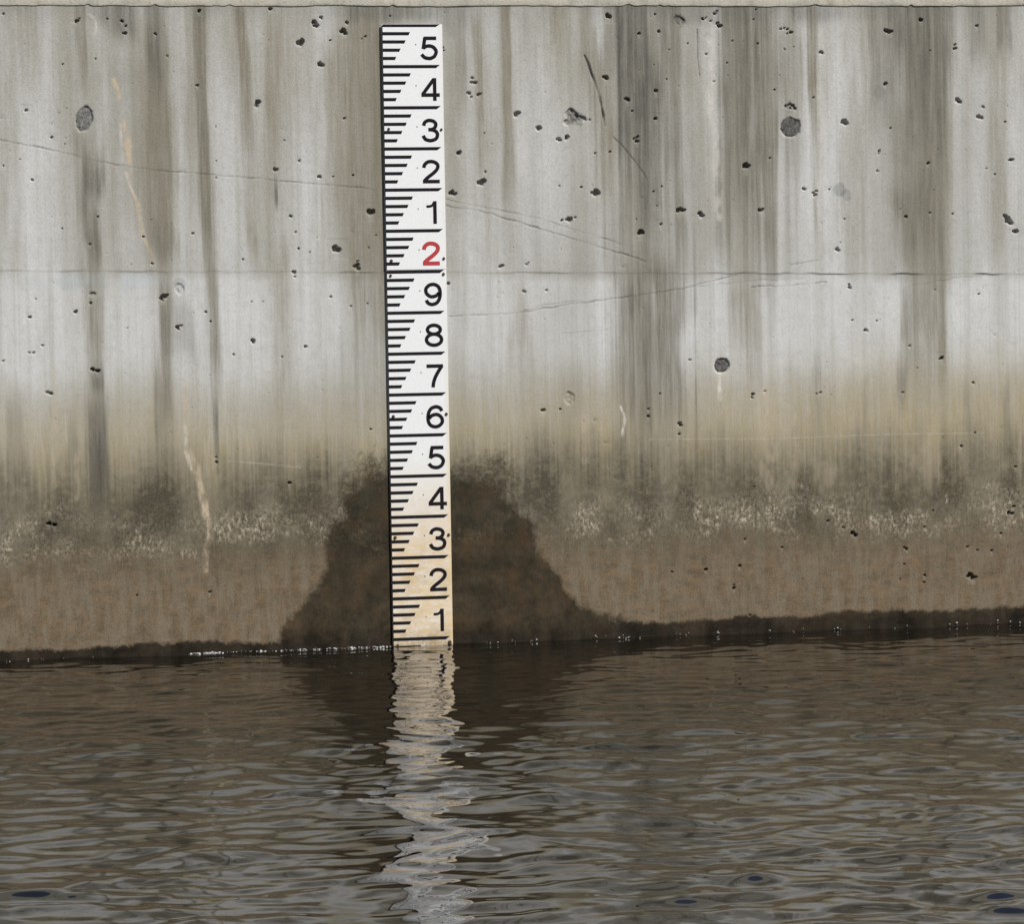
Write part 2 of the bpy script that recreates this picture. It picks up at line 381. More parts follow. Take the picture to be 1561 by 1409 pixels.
def plate_material():
    m, nt, bs = new_mat('white_enamel')
    v = scaled_coords(nt)
    sep = nt.nodes.new('ShaderNodeSeparateXYZ')
    nt.links.new(v, sep.inputs[0])
    z, x = sep.outputs[2], sep.outputs[0]
    cloud = noise_node(nt, v, 16, 5, 0.65)
    fine = noise_node(nt, v, 130, 4, 0.7)
    smear = noise_node(nt, scaled_coords(nt, (1, 1, 2.5)), 30, 6, 0.7)
    scratch = noise_node(nt, scaled_coords(nt, (1, 1, 0.05)), 260, 3, 0.6)
    zz = math_node(nt, 'ADD', z, math_node(nt, 'MULTIPLY', smear, 0.22))
    t = map_range(nt, zz, 0.34, 0.60, 1.0, 0.0)
    t = math_node(nt, 'MULTIPLY', t, map_range(nt, smear, 0.30, 0.66, 0.25, 1.15))
    c = mix(nt, map_range(nt, fine, 0.45, 0.75, 0, 0.22), (0.66, 0.67, 0.675), (0.50, 0.48, 0.45))
    c = mix(nt, map_range(nt, scratch, 0.62, 0.72, 0, 0.22), c, (0.42, 0.41, 0.38))
    c = mix(nt, math_node(nt, 'MULTIPLY', t, 1.0), c, (0.56, 0.43, 0.26))
    grime = math_node(nt, 'MULTIPLY', map_range(nt, z, 0.05, 0.42, 0.55, 0), map_range(nt, cloud, 0.5, 0.68, 0, 1))
    c = mix(nt, grime, c, (0.30, 0.22, 0.12))
    c = mix(nt, math_node(nt, 'MULTIPLY', map_range(nt, z, 0.0, 0.05, 0.6, 0), map_range(nt, fine, 0.35, 0.6, 0.2, 1)), c, (0.16, 0.12, 0.07))
    edge = math_node(nt, 'MULTIPLY', map_range(nt, x, 0.138, 0.149, 0, 0.55), map_range(nt, z, 0.45, 0.75, 1, 0.15))
    c = mix(nt, edge, c, (0.62, 0.47, 0.27))
    nt.links.new(c, bs.inputs['Base Color'])
    bs.inputs['Roughness'].default_value = 0.55
    bs.inputs['Specular IOR Level'].default_value = 0.3
    return m


def paint_material(name, col, worn):
    m, nt, bs = new_mat(name)
    v = scaled_coords(nt)
    n = noise_node(nt, v, 170, 4, 0.7)
    c = mix(nt, map_range(nt, n, 0.55, 0.8, 0, 0.5), col, worn)
    nt.links.new(c, bs.inputs['Base Color'])
    bs.inputs['Roughness'].default_value = 0.6
    bs.inputs['Specular IOR Level'].default_value = 0.06
    return m


def water_material():
    m, nt, bs = new_mat('murky_water')
    v = scaled_coords(nt)
    n = noise_node(nt, v, 3.0, 3, 0.5)
    c = mix(nt, n, (0.0045, 0.0036, 0.0022), (0.0065, 0.0052, 0.003))
    nt.links.new(c, bs.inputs['Base Color'])
    bs.inputs['Roughness'].default_value = 0.015
    bs.inputs['IOR'].default_value = 1.33
    return m


def soil_material():
    m, nt, bs = new_mat('dry_grass_soil')
    n = noise_node(nt, scaled_coords(nt), 1.5, 6, 0.7)
    nt.links.new(mix(nt, n, (0.10, 0.10, 0.045), (0.17, 0.14, 0.08)), bs.inputs['Base Color'])
    bs.inputs['Roughness'].default_value = 0.95
    return m


M_WALL = concrete_material()
M_COPING = plain_concrete()
M_PLUG = mortar_material('dark_plug_mortar', (0.025, 0.024, 0.023), (0.15, 0.145, 0.135))
M_PLUG2 = mortar_material('grey_plug_mortar', (0.06, 0.058, 0.055), (0.24, 0.235, 0.225))
M_PLATE = plate_material()
M_BLACK = paint_material('black_print', (0.011, 0.009, 0.012), (0.05, 0.045, 0.05))
M_RED = paint_material('red_print', (0.36, 0.045, 0.05), (0.45, 0.16, 0.14))
M_RIVET = paint_material('grey_rivet', (0.16, 0.155, 0.15), (0.3, 0.28, 0.25))
M_BOLT = paint_material('rusty_bolt', (0.05, 0.038, 0.03), (0.16, 0.08, 0.04))
M_RAIL = paint_material('dark_rail', (0.035, 0.033, 0.03), (0.07, 0.06, 0.05))
M_WATER = water_material()
M_FOAM = paint_material('foam', (0.58, 0.57, 0.55), (0.4, 0.38, 0.34))
M_SOIL = soil_material()

# ------------------------------------------------------------------ concrete wall
wall = link(bpy.data.objects.new('concrete_wall', None))
tag(wall, 'weathered grey concrete wall with brown run-off streaks and air holes, rising from the water', 'wall')

PITCH = 0.0021


def columns():
    core = np.arange(-1.02, 1.72, PITCH)
    left, right = [core[0]], [core[-1]]
    st = 0.006
    while left[-1] > -14:
        left.append(left[-1] - st)
        right.append(right[-1] + st)
        if left[-1] < -2.0:
            st *= 1.12
    return np.concatenate([np.array(left[1:])[::-1], core, np.array(right[1:])]).astype(np.float32)


XC = columns()
# parametric rows: lower pour Z_BOT..joint, upper pour joint..lip
nl = int((0.915 + 0.03) / PITCH)
tl = np.concatenate([np.linspace(Z_BOT, -0.03, 6)[:-1], np.linspace(-0.03, 0.915, nl)])
tl = (tl - Z_BOT) / (0.915 - Z_BOT)
tu = np.linspace(0, 1, int((Z_LIP + 0.02 - 0.915) / PITCH))

hole_list = [tuple(float(q) for q in t.split(',')) for t in HOLES.split()]
hole_list = [(a / 1e3, b / 1e3, c / 1e4) for a, b, c in hole_list]
streak_list = [tuple(float(q) for q in t.split(',')) for t in STREAKS.split()]
streak_list = [(a / 1e3, b / 1e3, c / 1e3, d / 1e3, w / 1e4, e / 100, f / 100) for a, b, c, d, w, e, f in streak_list]
rng = random.Random(7)
for k in range(160):                                     # the wall goes on beyond the surveyed stretch
    sx = rng.choice((-1, 1))
    x = 0.35 + sx * rng.uniform(1.5, 5.5)
    if rng.random() < 0.5:
        streak_list.append((x, 1.56, x + .01, rng.uniform(0.6, 1.3), rng.uniform(.008, .04), rng.uniform(.2, .6), rng.uniform(0, .4)))
    else:
        hole_list.append((x, rng.uniform(.3, 1.5), rng.uniform(.004, .009)))
for k in range(170):                                     # pin holes too small to survey one by one
    hole_list.append((rng.uniform(-.95, 1.65), rng.uniform(.06, 1.55), rng.uniform(.0007, .0012)))


def dist_to_path(X, Z, pts):
    d = np.full(X.shape, 9.0, np.float32)
    for (ax, az), (bx, bz) in zip(pts[:-1], pts[1:]):
        vx, vz = bx - ax, bz - az
        t = np.clip(((X - ax) * vx + (Z - az) * vz) / (vx * vx + vz * vz + 1e-9), 0, 1)
        d = np.minimum(d, np.hypot(X - ax - t * vx, Z - az - t * vz))
    return d


def inside_distance(X, Z, poly):
    d = dist_to_path(X, Z, poly + [poly[0]])
    ins = np.zeros(X.shape, bool)
    for (ax, az), (bx, bz) in zip(poly, poly[1:] + [poly[0]]):
        c = ((az > Z) != (bz > Z)) & (X < (bx - ax) * (Z - az) / (bz - az + 1e-12) + ax)
        ins ^= c
    return np.where(ins, d, -d)


def build_panel(z_lo, z_hi, tpar, step):
    nx, nz = len(XC), len(tpar)
    X = np.broadcast_to(XC[None, :], (nz, nx)).astype(np.float32)
    lo, hi = z_lo(XC), z_hi(XC)
    Z = (lo[None, :] + (hi - lo)[None, :] * tpar[:, None]).astype(np.float32)
    zmin, zmax = float(Z.min()), float(Z.max())
    z0 = np.zeros((nz, nx), np.float32)
    depth = z0.copy()
    brown, grime, lime, wet = z0.copy(), z0.copy(), z0.copy(), z0.copy()
    silt, algae, tan, ochre = z0.copy(), z0.copy(), z0.copy(), z0.copy()
    hair, blue = z0.copy(), z0.copy()

    colA = vnoise(X, Z, .011, .9, 11)
    colB = vnoise(X, Z, .034, 1.3, 12)
    colC = vnoise(X, Z, .10, 1.0, 13)
    colF = vnoise(X, Z, .0045, .35, 14)
    zj = joint_z(XC)[None, :]
    below = sstep(0.0, -.03, Z - zj)
    # pale ground tone, whitest in the metre-high strip under the joint
    pale = .42 + .4 * (colC - .5) + .4 * (colB - .5) + .25 * (colA - .5) + .5 * (fbm(X, Z, .16, .2, 20, 4) - .5)
    for (px, pz, ra, rb, am) in TONE_PATCHES:
        qd = np.hypot((X - px + .03 * (colB - .5)) / ra, (Z - pz) / rb)
        pale = pale + am * (1 - sstep(.35, 1.35, qd + .5 * (colA - .5)))
    pale = pale + .50 * below * sstep(.58, .74, Z)
    # thin run-off everywhere, fading downwards from the lip
    run = sstep(.42, .80, .35 * colA + .65 * vnoise(X, Z, .045, 1.1, 15)) * (.2 + .5 * sstep(.5, 1.5, Z))
    brown = over(brown, run * .6)
    brown = over(brown, .42 * sstep(.42, .75, fbm(X, Z, .075, .55, 16, 4)) * (.45 + .55 * sstep(.85, 1.0, Z)))
    brown = over(brown, .12 * sstep(.55, .9, colF) * sstep(.3, .7, Z))
    grime = over(grime, sstep(1.515, 1.57, Z + .05 * (colB - .5)) * (.12 + .25 * sstep(.4, .8, colC)))

    def cols(a, b):
        return slice(int(np.searchsorted(XC, a)), int(np.searchsorted(XC, b)) + 1)

    for k, (xt, zt, xb, zb, w, b_, g_) in enumerate(streak_list):
        if zb > zmax + .1 or zt < zmin - .05:
            continue
        w *= 1.15
        b_, g_ = min(.9, b_ * (1.65 if w < .018 else 1.3)), g_ * 1.12
        s = cols(min(xt, xb) - 3 * w, max(xt, xb) + 3 * w)
        x, z = X[:, s], Z[:, s]
        if x.size == 0:
            continue
        t = (zt - z) / max(zt - zb, .01)
        wob = (vnoise(x * 0, z, 1, .09, 40 + k % 7) - .5) * w * .35
        cx = xt + (xb - xt) * np.clip(t, -.2, 1.2) + wob
        wl_ = w * (.8 + .5 * vnoise(x * 0 + k, z, 1, .14, 50 + k % 5))
        q = np.abs(x - cx) / wl_
        hp = 1 - sstep(.55, 1.4, q + .5 * (colA[:, s] - .5) + .5 * (colF[:, s] - .5))
        tail = .30 + .5 * colA[:, s]
        hh = max(zt - zb, .01)
        fin = sstep(-.06 / hh, .05 / hh, t + .05 / hh * (colA[:, s] - .5)) if zt < 1.55 else 1.0
        vp = fin * (1 - sstep(1 - tail, 1.12, t))
        body = hp * vp * (.50 + .45 * vnoise(x, z, .0048, .30, 60) + .35 * vnoise(x, z, .013, .2, 62) + .6 * (fbm(x, z, .04, .07, 61, 4) - .5))
        brown[:, s] = over(brown[:, s], b_ * body)
        grime[:, s] = over(grime[:, s], g_ * body)

    for a_, w, pts in HAIRLINES:
        xs, zs = [q[0] for q in pts], [q[1] for q in pts]
        if min(zs) > zmax or max(zs) < zmin:
            continue
        s = cols(min(xs) - .02, max(xs) + .02)
        d = dist_to_path(X[:, s], Z[:, s] + .007 * (fbm(X[:, s], Z[:, s], .03, .03, 70, 4) - .5), pts)
        w = max(w, .0016) * (.55 + .8 * vnoise(X[:, s], Z[:, s], .02, .02, 74))
        m = a_ * (1 - sstep(w * .5, w * 1.25, d)) * (.2 + 1.0 * vnoise(X[:, s], Z[:, s], .025, .025, 71))
        hair[:, s] = over(hair[:, s], m)
        depth[:, s] = np.maximum(depth[:, s], m * w * 1.3)
    for arr, runs_ in ((lime, PALE_RUNS), (ochre, OCHRE_RUNS)):
        for a_, w, pts in runs_:
            xs, zs = [q[0] for q in pts], [q[1] for q in pts]
            if min(zs) > zmax or max(zs) < zmin:
                continue
            s = cols(min(xs) - .07, max(xs) + .07)
            d = dist_to_path(X[:, s] + .006 * (vnoise(X[:, s], Z[:, s], .02, .05, 73) - .5), Z[:, s], pts)
            e_ = w * (.5 + .9 * vnoise(X[:, s], Z[:, s], .015, .03, 69))
            arr[:, s] = over(arr[:, s], (a_ if arr is lime else .9 * a_) * (1 - sstep(e_ * .3, e_ * 1.4, d)) * (.25 + 1.1 * sstep(.25, .7, fbm(X[:, s], Z[:, s], .009, .02, 72, 4))))
    # cold joint: broken dark line and a hair of a step
    dj = np.abs(Z - zj + .003 * (vnoise(X, Z, .03, 1, 75) - .5))
    seg = sstep(.35, .75, vnoise(X, Z * 0, .07, 1, 76)) * (.35 + .4 * sstep(.9, 1.3, X)) + .15
    hair = over(hair, seg * (1 - sstep(.0012, .0034, dj)))
    # cool laitance just below the joint, left end
    fl = sstep(.9, .0, np.abs((X + .70) / .30)) * sstep(.0, -.012, Z - zj) * (1 - sstep(.03, .05, zj - Z + .025 * (vnoise(X, Z, .02, .05, 77) - .5)))
    blue = over(blue, .9 * fl * sstep(.3, .6, vnoise(X, Z, .035, .05, 78)))
    # pale mortar smears
    for (px, pz, rr, a_) in ((1.158, 1.108, .017, .75), (1.176, 1.093, .015, .65), (1.265, 1.351, .018, .5), (-.505, .895, .017, .45)):
        s = cols(px - .05, px + .05)
        d = np.hypot(X[:, s] - px, Z[:, s] - pz) + .012 * (fbm(X[:, s], Z[:, s], .012, .012, 79) - .5)
        blue[:, s] = over(blue[:, s], a_ * .5 * (1 - sstep(rr * .8, rr * 1.05, d)))
        grime[:, s] = over(grime[:, s], a_ * .42 * (1 - sstep(rr * .8, rr * 1.05, d)))

    # ---- tide bands above the water
    wob = .05 * (colC - .5) + .05 * (colB - .5) + .03 * (colA - .5)
    zt_ = Z + wob
    tan = .85 * (1 - sstep(.46, .74, zt_ - .04 * sstep(.6, 1.2, X))) * (.8 + .4 * colB)
    brown = over(brown, .45 * (1 - sstep(.40, .56, zt_)))
    algae = .92 * (1 - sstep(.34, .55, zt_ + .05 * (colF - .5))) * (.62 + .6 * vnoise(X, Z, .05, .12, 80))
    zl = Z + .05 * (fbm(X, Z, .12, .06, 81) - .5) + .02 * (colA - .5)
    silt = (1 - sstep(.15, .32, zl)) * (.78 + .4 * (fbm(X, Z, .10, .04, 83, 4)))
    patch = .10 + 1.0 * sstep(.35, .65, fbm(X, Z, .10, .08, 82, 4))
    cr = sstep(.20, .28, zl) * (1 - sstep(.295, .40, zl + .03 * (colF - .5)))
    crust = cr * patch * (.75 + .5 * (vnoise(X, Z, .012, .05, 85) - .5))
    ochre = over(ochre, .27 * sstep(.55, .8, fbm(X, Z, .05, .10, 84, 4)) * sstep(.33, .40, zt_) * (1 - sstep(.50, .60, zt_)) * (.4 + .6 * sstep(.5, 1.1, X)))
    gap = sstep(.17, .22, zl) * (1 - sstep(.25, .29, zl))
    algae = over(algae, .40 * gap)
    # wet: splash stain behind the gauge, and the damp edge along the water
    s = cols(-.6, .75)
    xs_, zs_ = X[:, s], Z[:, s]
    wx = xs_ + .105 * (fbm(xs_, zs_, .09, .09, 86, 5) - .5)
    wz = zs_ + .095 * (fbm(xs_, zs_, .09, .09, 90, 5) - .5)
    di = inside_distance(wx, wz, WET_OUTLINE)
    soft = .022 + .05 * sstep(.32, .46, zs_)
    wet[:, s] = sstep(-soft, soft, di) * (1 - .22 * sstep(.28, .46, zs_))
    edge = .026 + .009 * (fbm(X, Z * 0, .15, 1, 89) - .5) * 2 + .014 * (fbm(X, Z, .02, .02, 94) - .5)
    edge = edge + .015 * sstep(.2, .8, X)
    wet = np.maximum(wet, 1 - sstep(-.010, .010, Z - edge))
    damp = .6 * (1 - sstep(.0, .075, Z - edge + .03 * (fbm(X, Z, .05, .03, 98) - .5)))
    algae = over(algae, damp)

    # ---- relief
    depth += .0022 * (fbm(X, Z, .25, .35, 30) - .5) + .0007 * (fbm(X, Z, .02, .03, 33) - .5)
    depth += .0016 * crust * (vnoise(X, Z, .005, .007, 83) - .5)
    rr_ = np.random.default_rng(5)
    for (hx, hz, hr) in hole_list:
        if hz < zmin - .02 or hz > zmax + .02:
            continue
        hr = hr * 1.06
        s = cols(hx - 2 * hr - .004, hx + 2 * hr + .004)
        zr = np.abs(Z[:, s.start] - hz) < 2 * hr + .004
        r0 = np.nonzero(zr)[0]
        if len(r0) == 0:
            continue
        rs = slice(r0[0], r0[-1] + 1)
        x, z = X[rs, s] - hx, Z[rs, s] - hz
        el, an = rr_.uniform(.82, 1.2), rr_.uniform(0, 3.1)
        u = (x * math.cos(an) + z * math.sin(an)) * el
        v = (-x * math.sin(an) + z * math.cos(an)) / el
        ang = np.arctan2(v, u)
        rad = hr * (.96 + .17 * np.sin(2 * ang + an * 3) + .13 * np.sin(3 * ang + an * 7) + .07 * np.sin(5 * ang + an * 11))
        big = max(hr, PITCH * .75)
        d = np.hypot(u, v) - (rad - hr)
        lit = np.clip((-.55 * x - .83 * z) / big, 0, 1)              # gentler on the down-left side
        prof = 1 - sstep(big * (.68 - .45 * lit), big * (1.05 + .12 * lit), d)
        dep = min(.020, max(.0035, rr_.uniform(1.6, 3.8) * hr))
        depth[rs, s] = np.maximum(depth[rs, s], prof * dep)
        if hr > .003:                                    # weeping below bigger holes
            t = -z / (.02 + 6 * hr)
            w_ = (1 - sstep(.3, 1.0, np.abs(x) / hr)) * sstep(0, .1, t)
            lime[rs, s] = over(lime[rs, s], .12 * w_)
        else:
            hair[rs, s] = over(hair[rs, s], .75 * prof * min(1, hr / .0022))  # small holes, too fine for the mesh: inner shade painted as dark tint
    # formwork-tie recesses
    for k, (tx, tz, a, b) in enumerate(TIE_HOLES):
        s = cols(tx - .06, tx + .06)
        x, z = (X[:, s] - tx) / a, (Z[:, s] - tz) / b
        if k == 0:
            x = x - .25 * z
        d = np.hypot(x, z) + .34 * (fbm(X[:, s], Z[:, s], .012, .012, 31) - .5)
        pr = 1 - sstep(.80, 1.10, d)
        depth[:, s] = np.maximum(depth[:, s], pr * .0085)
    # spalled chip, cast ring and shallow blisters
    for (px, pz, a, b, rot, dep) in ((.474, 1.296, .016, .022, .5, .007), (.495, 1.288, .017, .009, -.15, .006), (.466, 1.281, .016, .010, .3, .005),
                                     (.455, .600, .015, .017, 0, .0035), (-.714, .876, .010, .006, 0, .005), (1.033, 1.313, .017, .010, -.3, .003),
                                     (-.505, .885, .012, .018, .3, .003), (.75, 1.53, .02, .012, -.6, .004)):
        if pz < zmin or pz > zmax:
            continue
        s = cols(px - .05, px + .05)
        x, z = X[:, s] - px, Z[:, s] - pz
        u, v = x * math.cos(rot) + z * math.sin(rot), -x * math.sin(rot) + z * math.cos(rot)
        d = np.hypot(u / a, v / b) + .5 * (fbm(X[:, s], Z[:, s], .010, .010, 32) - .5)
        depth[:, s] = np.maximum(depth[:, s], dep * (1 - sstep(.7, 1.02, d)) * (.55 + .9 * vnoise(X[:, s], Z[:, s], .006, .006, 34)))
    for (px, pz, rr) in ((.474, 1.296, .020), (.493, 1.288, .016), (.466, 1.282, .014), (1.033, 1.313, .016), (.75, 1.53, .018)):
        s = cols(px - .05, px + .05)
        d = np.hypot(X[:, s] - px, Z[:, s] - pz) + .014 * (fbm(X[:, s], Z[:, s], .012, .012, 35) - .5)
        grime[:, s] = over(grime[:, s], .5 * (1 - sstep(rr * .6, rr * 1.05, d)))
    depth += step

    co = np.stack([X, depth, Z], -1)
    ob = grid_obj('wall_panel', co, nx, nz, M_WALL, wall)
    for nm, chans in (('stain_a', (brown, grime, lime, wet)), ('stain_b', (silt, algae, tan, ochre)),
                      ('stain_c', (np.clip(pale, 0, 1), hair, blue, crust))):
        at = ob.data.attributes.new(nm, 'FLOAT_COLOR', 'POINT')
        at.data.foreach_set('color', np.clip(np.stack([np.broadcast_to(c, z0.shape) for c in chans], -1), 0, 1).astype(np.float32).ravel())
    return ob


build_panel(lambda x: np.full_like(x, Z_BOT), joint_z, tl, 0.0)['label'] = 'lower concrete pour with tide bands and wet stain'
build_panel(joint_z, lambda x: np.full_like(x, Z_LIP + .02), tu, 0.0016)['label'] = 'upper concrete pour with vertical run-off streaks'

# body of the wall behind the face
mesh_obj('wall_core', [(x, y, z) for x in (-13.9, 13.9) for y in (.035, .42) for z in (-1.2, Z_LIP)],
         [(0, 1, 3, 2), (4, 6, 7, 5), (0, 4, 5, 1), (2, 3, 7, 6), (0, 2, 6, 4), (1, 5, 7, 3)], M_COPING, wall)


def coping():
    """projecting top course with an uneven, chipped lower arris"""
    xs = np.concatenate([np.linspace(-13.9, -1.2, 40)[:-1], np.arange(-1.2, 1.9, .004), np.linspace(1.9, 13.9, 40)])
    e = .0030 * (vnoise(xs, xs * 0, .11, 1, 95) - .5) + .0018 * (vnoise(xs, xs * 0, .02, 1, 96) - .5)
    for cx, w in ((-.71, .006), (-.55, .005), (-.37, .008), (.03, .006), (.62, .010), (.70, .006), (1.10, .010), (1.35, .005)):
        e = e + .004 * np.exp(-((xs - cx) / w) ** 2)
    prof = [(.30, 0.0), (-.0002, .0), (-.0010, .0018), (-.0016, .0050), (-.0019, .012), (-.0019, .20), (-.0019, .385), (.002, .395), (.44, .40), (.44, 0.0)]  # unseen upper part made tall to keep sky out of the ripple reflections
    n = len(prof)
    co = np.zeros((n, len(xs), 3), np.float32)
    for i, (y, z) in enumerate(prof):
        k = 1.0 if 0 < i < 4 else 0.0
        co[i, :, 0] = xs
        co[i, :, 1] = y + (.0012 * (vnoise(xs, xs * 0 + i, .05, 1, 97) - .5) if 0 < i < 7 else 0)
        co[i, :, 2] = Z_LIP + z + k * e
    ob = grid_obj('coping', co, len(xs), n, M_COPING, wall)
    return ob


coping()['label'] = 'projecting paler coping with chipped lower edge'


def plug(tx, tz, a, b, k):
    rs = np.random.default_rng(k)
    rings, seg = 5, 22
    vs_, fs = [(0, 0, 0)], []
    for i in range(1, rings + 1):
        for j in range(seg):
            t = 2 * math.pi * j / seg
            rr = i / rings * (1 + .05 * math.sin(3 * t + k))
            x, z = a * rr * math.cos(t), b * rr * math.sin(t)
            if k == 0:
                x += .25 * z * a / b
            vs_.append((x * .98, rs.uniform(-.0016, .0016) + .002 * (i == rings), z * .98))
    for j in range(seg):
        fs.append((0, 1 + j, 1 + (j + 1) % seg))
        for i in range(rings - 1):
            p, q = 1 + i * seg, 1 + (i + 1) * seg
            fs.append((p + j, q + j, q + (j + 1) % seg, p + (j + 1) % seg))
    ob = mesh_obj('tie_hole_plug', vs_, fs, M_PLUG2 if k == 0 else M_PLUG, wall, True)
    ob.location = (tx, .0052, tz)
    return ob


for k, (tx, tz, a, b) in enumerate(TIE_HOLES):
    plug(tx, tz, a, b, k)

# ------------------------------------------------------------------ ground behind the wall
gr = mesh_obj('ground', [(-600, .40, 1.45), (600, .40, 1.45), (600, 1500, 1.45), (-600, 1500, 1.45)], [(0, 1, 2, 3)], M_SOIL)
tag(gr, kind='structure')


# ------------------------------------------------------------------ water with real ripples
def build_water():
    core = np.arange(-1.75, 1.85, .0066)
    l, r, st = [core[0]], [core[-1]], .008
    while l[-1] > -60:
        l.append(l[-1] - st)
        r.append(r[-1] + st)
        st *= 1.13
    xs = np.concatenate([np.array(l[1:])[::-1], core, np.array(r[1:])])
    yc = np.arange(.012, -5.4, -.0066)
    y2, st = [yc[-1]], .008
    while y2[-1] > -70:
        y2.append(y2[-1] - st)
        st *= 1.13
    ys = np.concatenate([yc, np.array(y2[1:])])
    X, Y = np.meshgrid(xs, ys)
    X = X.astype(np.float32)
    Y = Y.astype(np.float32)
    # gentle warp so that crests never run straight
    wxp = X + .10 * (fbm(X, Y, .5, .5, 101, 2) - .5)
    wyp = Y + .12 * (fbm(X, Y, .45, .45, 111, 2) - .5)
    rs = np.random.default_rng(31)
    H = np.zeros_like(X)
    comps = []
    for k in range(140):
        lam = math.exp(rs.uniform(math.log(.032), math.log(.42)))
        ang = rs.normal(0, .72)
        if rs.random() < .18:
            ang = rs.uniform(-1.5, 1.5)
        kk = 2 * math.pi / lam
        wgt = math.exp(-(math.log(lam / .105) / .95) ** 2)          # share of slope variance
        comps.append((kk * math.sin(ang), kk * math.cos(ang), kk, wgt, rs.uniform(0, 6.283)))
    for k in range(7):                                             # longer cross-swell that swings reflections sideways
        lam = rs.uniform(.22, .48)
        ang = rs.choice((-1, 1)) * rs.uniform(.8, 1.35)
        kk = 2 * math.pi / lam
        comps.append((kk * math.sin(ang), kk * math.cos(ang), kk, 1.15, rs.uniform(0, 6.283)))
    tot = math.sqrt(sum(c[3] ** 2 for c in comps) / 2)
    S = WAVE_SLOPE / tot
    for kx, ky, kk, w, ph in comps:
        H += (S * w / kk) * np.sin(kx * wxp + ky * wyp + ph)
    gust = .45 + 1.05 * fbm(X, Y, .55, .5, 121, 2)
    calm = .45 + .55 * sstep(0.2, 2.6, -Y)
    far = 1 - sstep(4.5, 8, np.hypot(X, Y + 2))
    H = H * gust * calm * far
    H = H + .07 * (H * H / H[200:700, 200:700].std())                # sharper crests, flatter troughs
    H[Y < -9] = 0
    co = np.stack([X, Y, H], -1)
    ob = grid_obj('water', co, len(xs), len(ys), M_WATER, None, True)
    tag(ob, kind='structure')
    return ob


WAVE_SLOPE = 0.080
build_water()

# ------------------------------------------------------------------ staff gauge
gauge = link(bpy.data.objects.new('staff_gauge', None))
gauge.location = (0, 0, 0)
tag(gauge, 'tall white staff gauge with black numerals and one red 2, bolted to the wall', 'gauge')
BW = 0.15
Y_BACK, Y_FRONT = -0.0045, -0.0070
Z0 = 0.0177                          # height of the lowest full decimetre line above the water
Z_SPLIT = 0.9226


def box(name, x0, x1, y0, y1, z0, z1, mat, parent):
    v = [(x, y, z) for x in (x0, x1) for y in (y0, y1) for z in (z0, z1)]
    return mesh_obj(name, v, [(0, 1, 3, 2), (4, 6, 7, 5), (0, 4, 5, 1), (2, 3, 7, 6), (0, 2, 6, 4), (1, 5, 7, 3)], mat, parent)


def plate(z0, z1, label):
    c = .0008
    out = [(c, z0), (BW - c, z0), (BW, z0 + c), (BW, z1 - c), (BW - c, z1), (c, z1), (0, z1 - c), (0, z0 + c)]
    n = len(out)
    v = [(x, Y_FRONT, z) for x, z in out] + [(x, Y_BACK, z) for x, z in out]
    f = [tuple(range(n)), tuple(range(2 * n - 1, n - 1, -1))] + [(i + n, (i + 1) % n + n, (i + 1) % n, i) for i in range(n)]
    f = [f[0], f[1]] + [tuple(reversed(q)) for q in f[2:]]
    ob = mesh_obj('gauge_plate', v, f, M_PLATE, gauge)
    ob['label'] = label
    return ob


low = plate(-.30, Z_SPLIT - .0006, 'lower gauge plate reading 1 to 9, stained tan near the water')
upp = plate(Z_SPLIT + .0006, 1.5207, 'upper gauge plate reading red 2 to 5')
box('backing_rail', .022, .128, -.0045, .0030, -.30, 1.50, M_RAIL, gauge)

YP = Y_FRONT - .0003                 # paint surface


def print_mark(name, pts, mat, parent):
    """flat printed outline a hair above the plate, with a paint thickness"""
    n = len(pts)
    v = [(x, YP, z) for x, z in pts] + [(x, Y_FRONT + .0002, z) for x, z in pts]
    f = [tuple(range(n))] + [(i, i + n, (i + 1) % n + n, (i + 1) % n) for i in range(n)]
    return mesh_obj(name, v, f, mat, parent)


jr = random.Random(3)
LEN = (.0325, .0440, .0560, .0675)
for k in range(-1, 16):
    zc = Z0 + .1 * k
    for i in range(5):
        zm = zc + .02 * i
        if zm > 1.53 or zm < -.09:
            continue
        par = upp if zm > Z_SPLIT else low
        h0 = h1 = .0040
        if k == 15:
            h1 = .0025
        if i == 0:
            x1, sl = .1435 + jr.uniform(-.0006, .0006), .0105
        else:
            x1, sl = LEN[i - 1] + .0025 + jr.uniform(-.0005, .0005), .0035
        x0 = .0022
        print_mark('graduation_mark', [(x0, zm - h0), (x1 - sl, zm - h0), (x1, zm + h1), (x0, zm + h1)], M_BLACK, par)
for par, a, b in ((low, -.30, Z_SPLIT - .001), (upp, Z_SPLIT + .001, 1.518)):
    print_mark('black_edge_strip', [(.0002, a), (.0023, a), (.0023, b), (.0002, b)], M_BLACK, par)


def catmull(pts, n=7):
    out = []
    P = [pts[0]] + list(pts) + [pts[-1]]
    for i in range(1, len(P) - 2):
        a, b, c, d = P[i - 1:i + 3]
        for k in range(n):
            t = k / n
            out.append(tuple(.5 * (2 * b[j] + (c[j] - a[j]) * t + (2 * a[j] - 5 * b[j] + 4 * c[j] - d[j]) * t * t
                                   + (3 * b[j] - a[j] - 3 * c[j] + d[j]) * t ** 3) for j in (0, 1)))
    out.append(pts[-1])
    return out


def ell(cx, cy, rx, ry, n=36):
    return [(cx + rx * math.cos(2 * math.pi * i / n), cy + ry * math.sin(2 * math.pi * i / n)) for i in range(n + 1)]


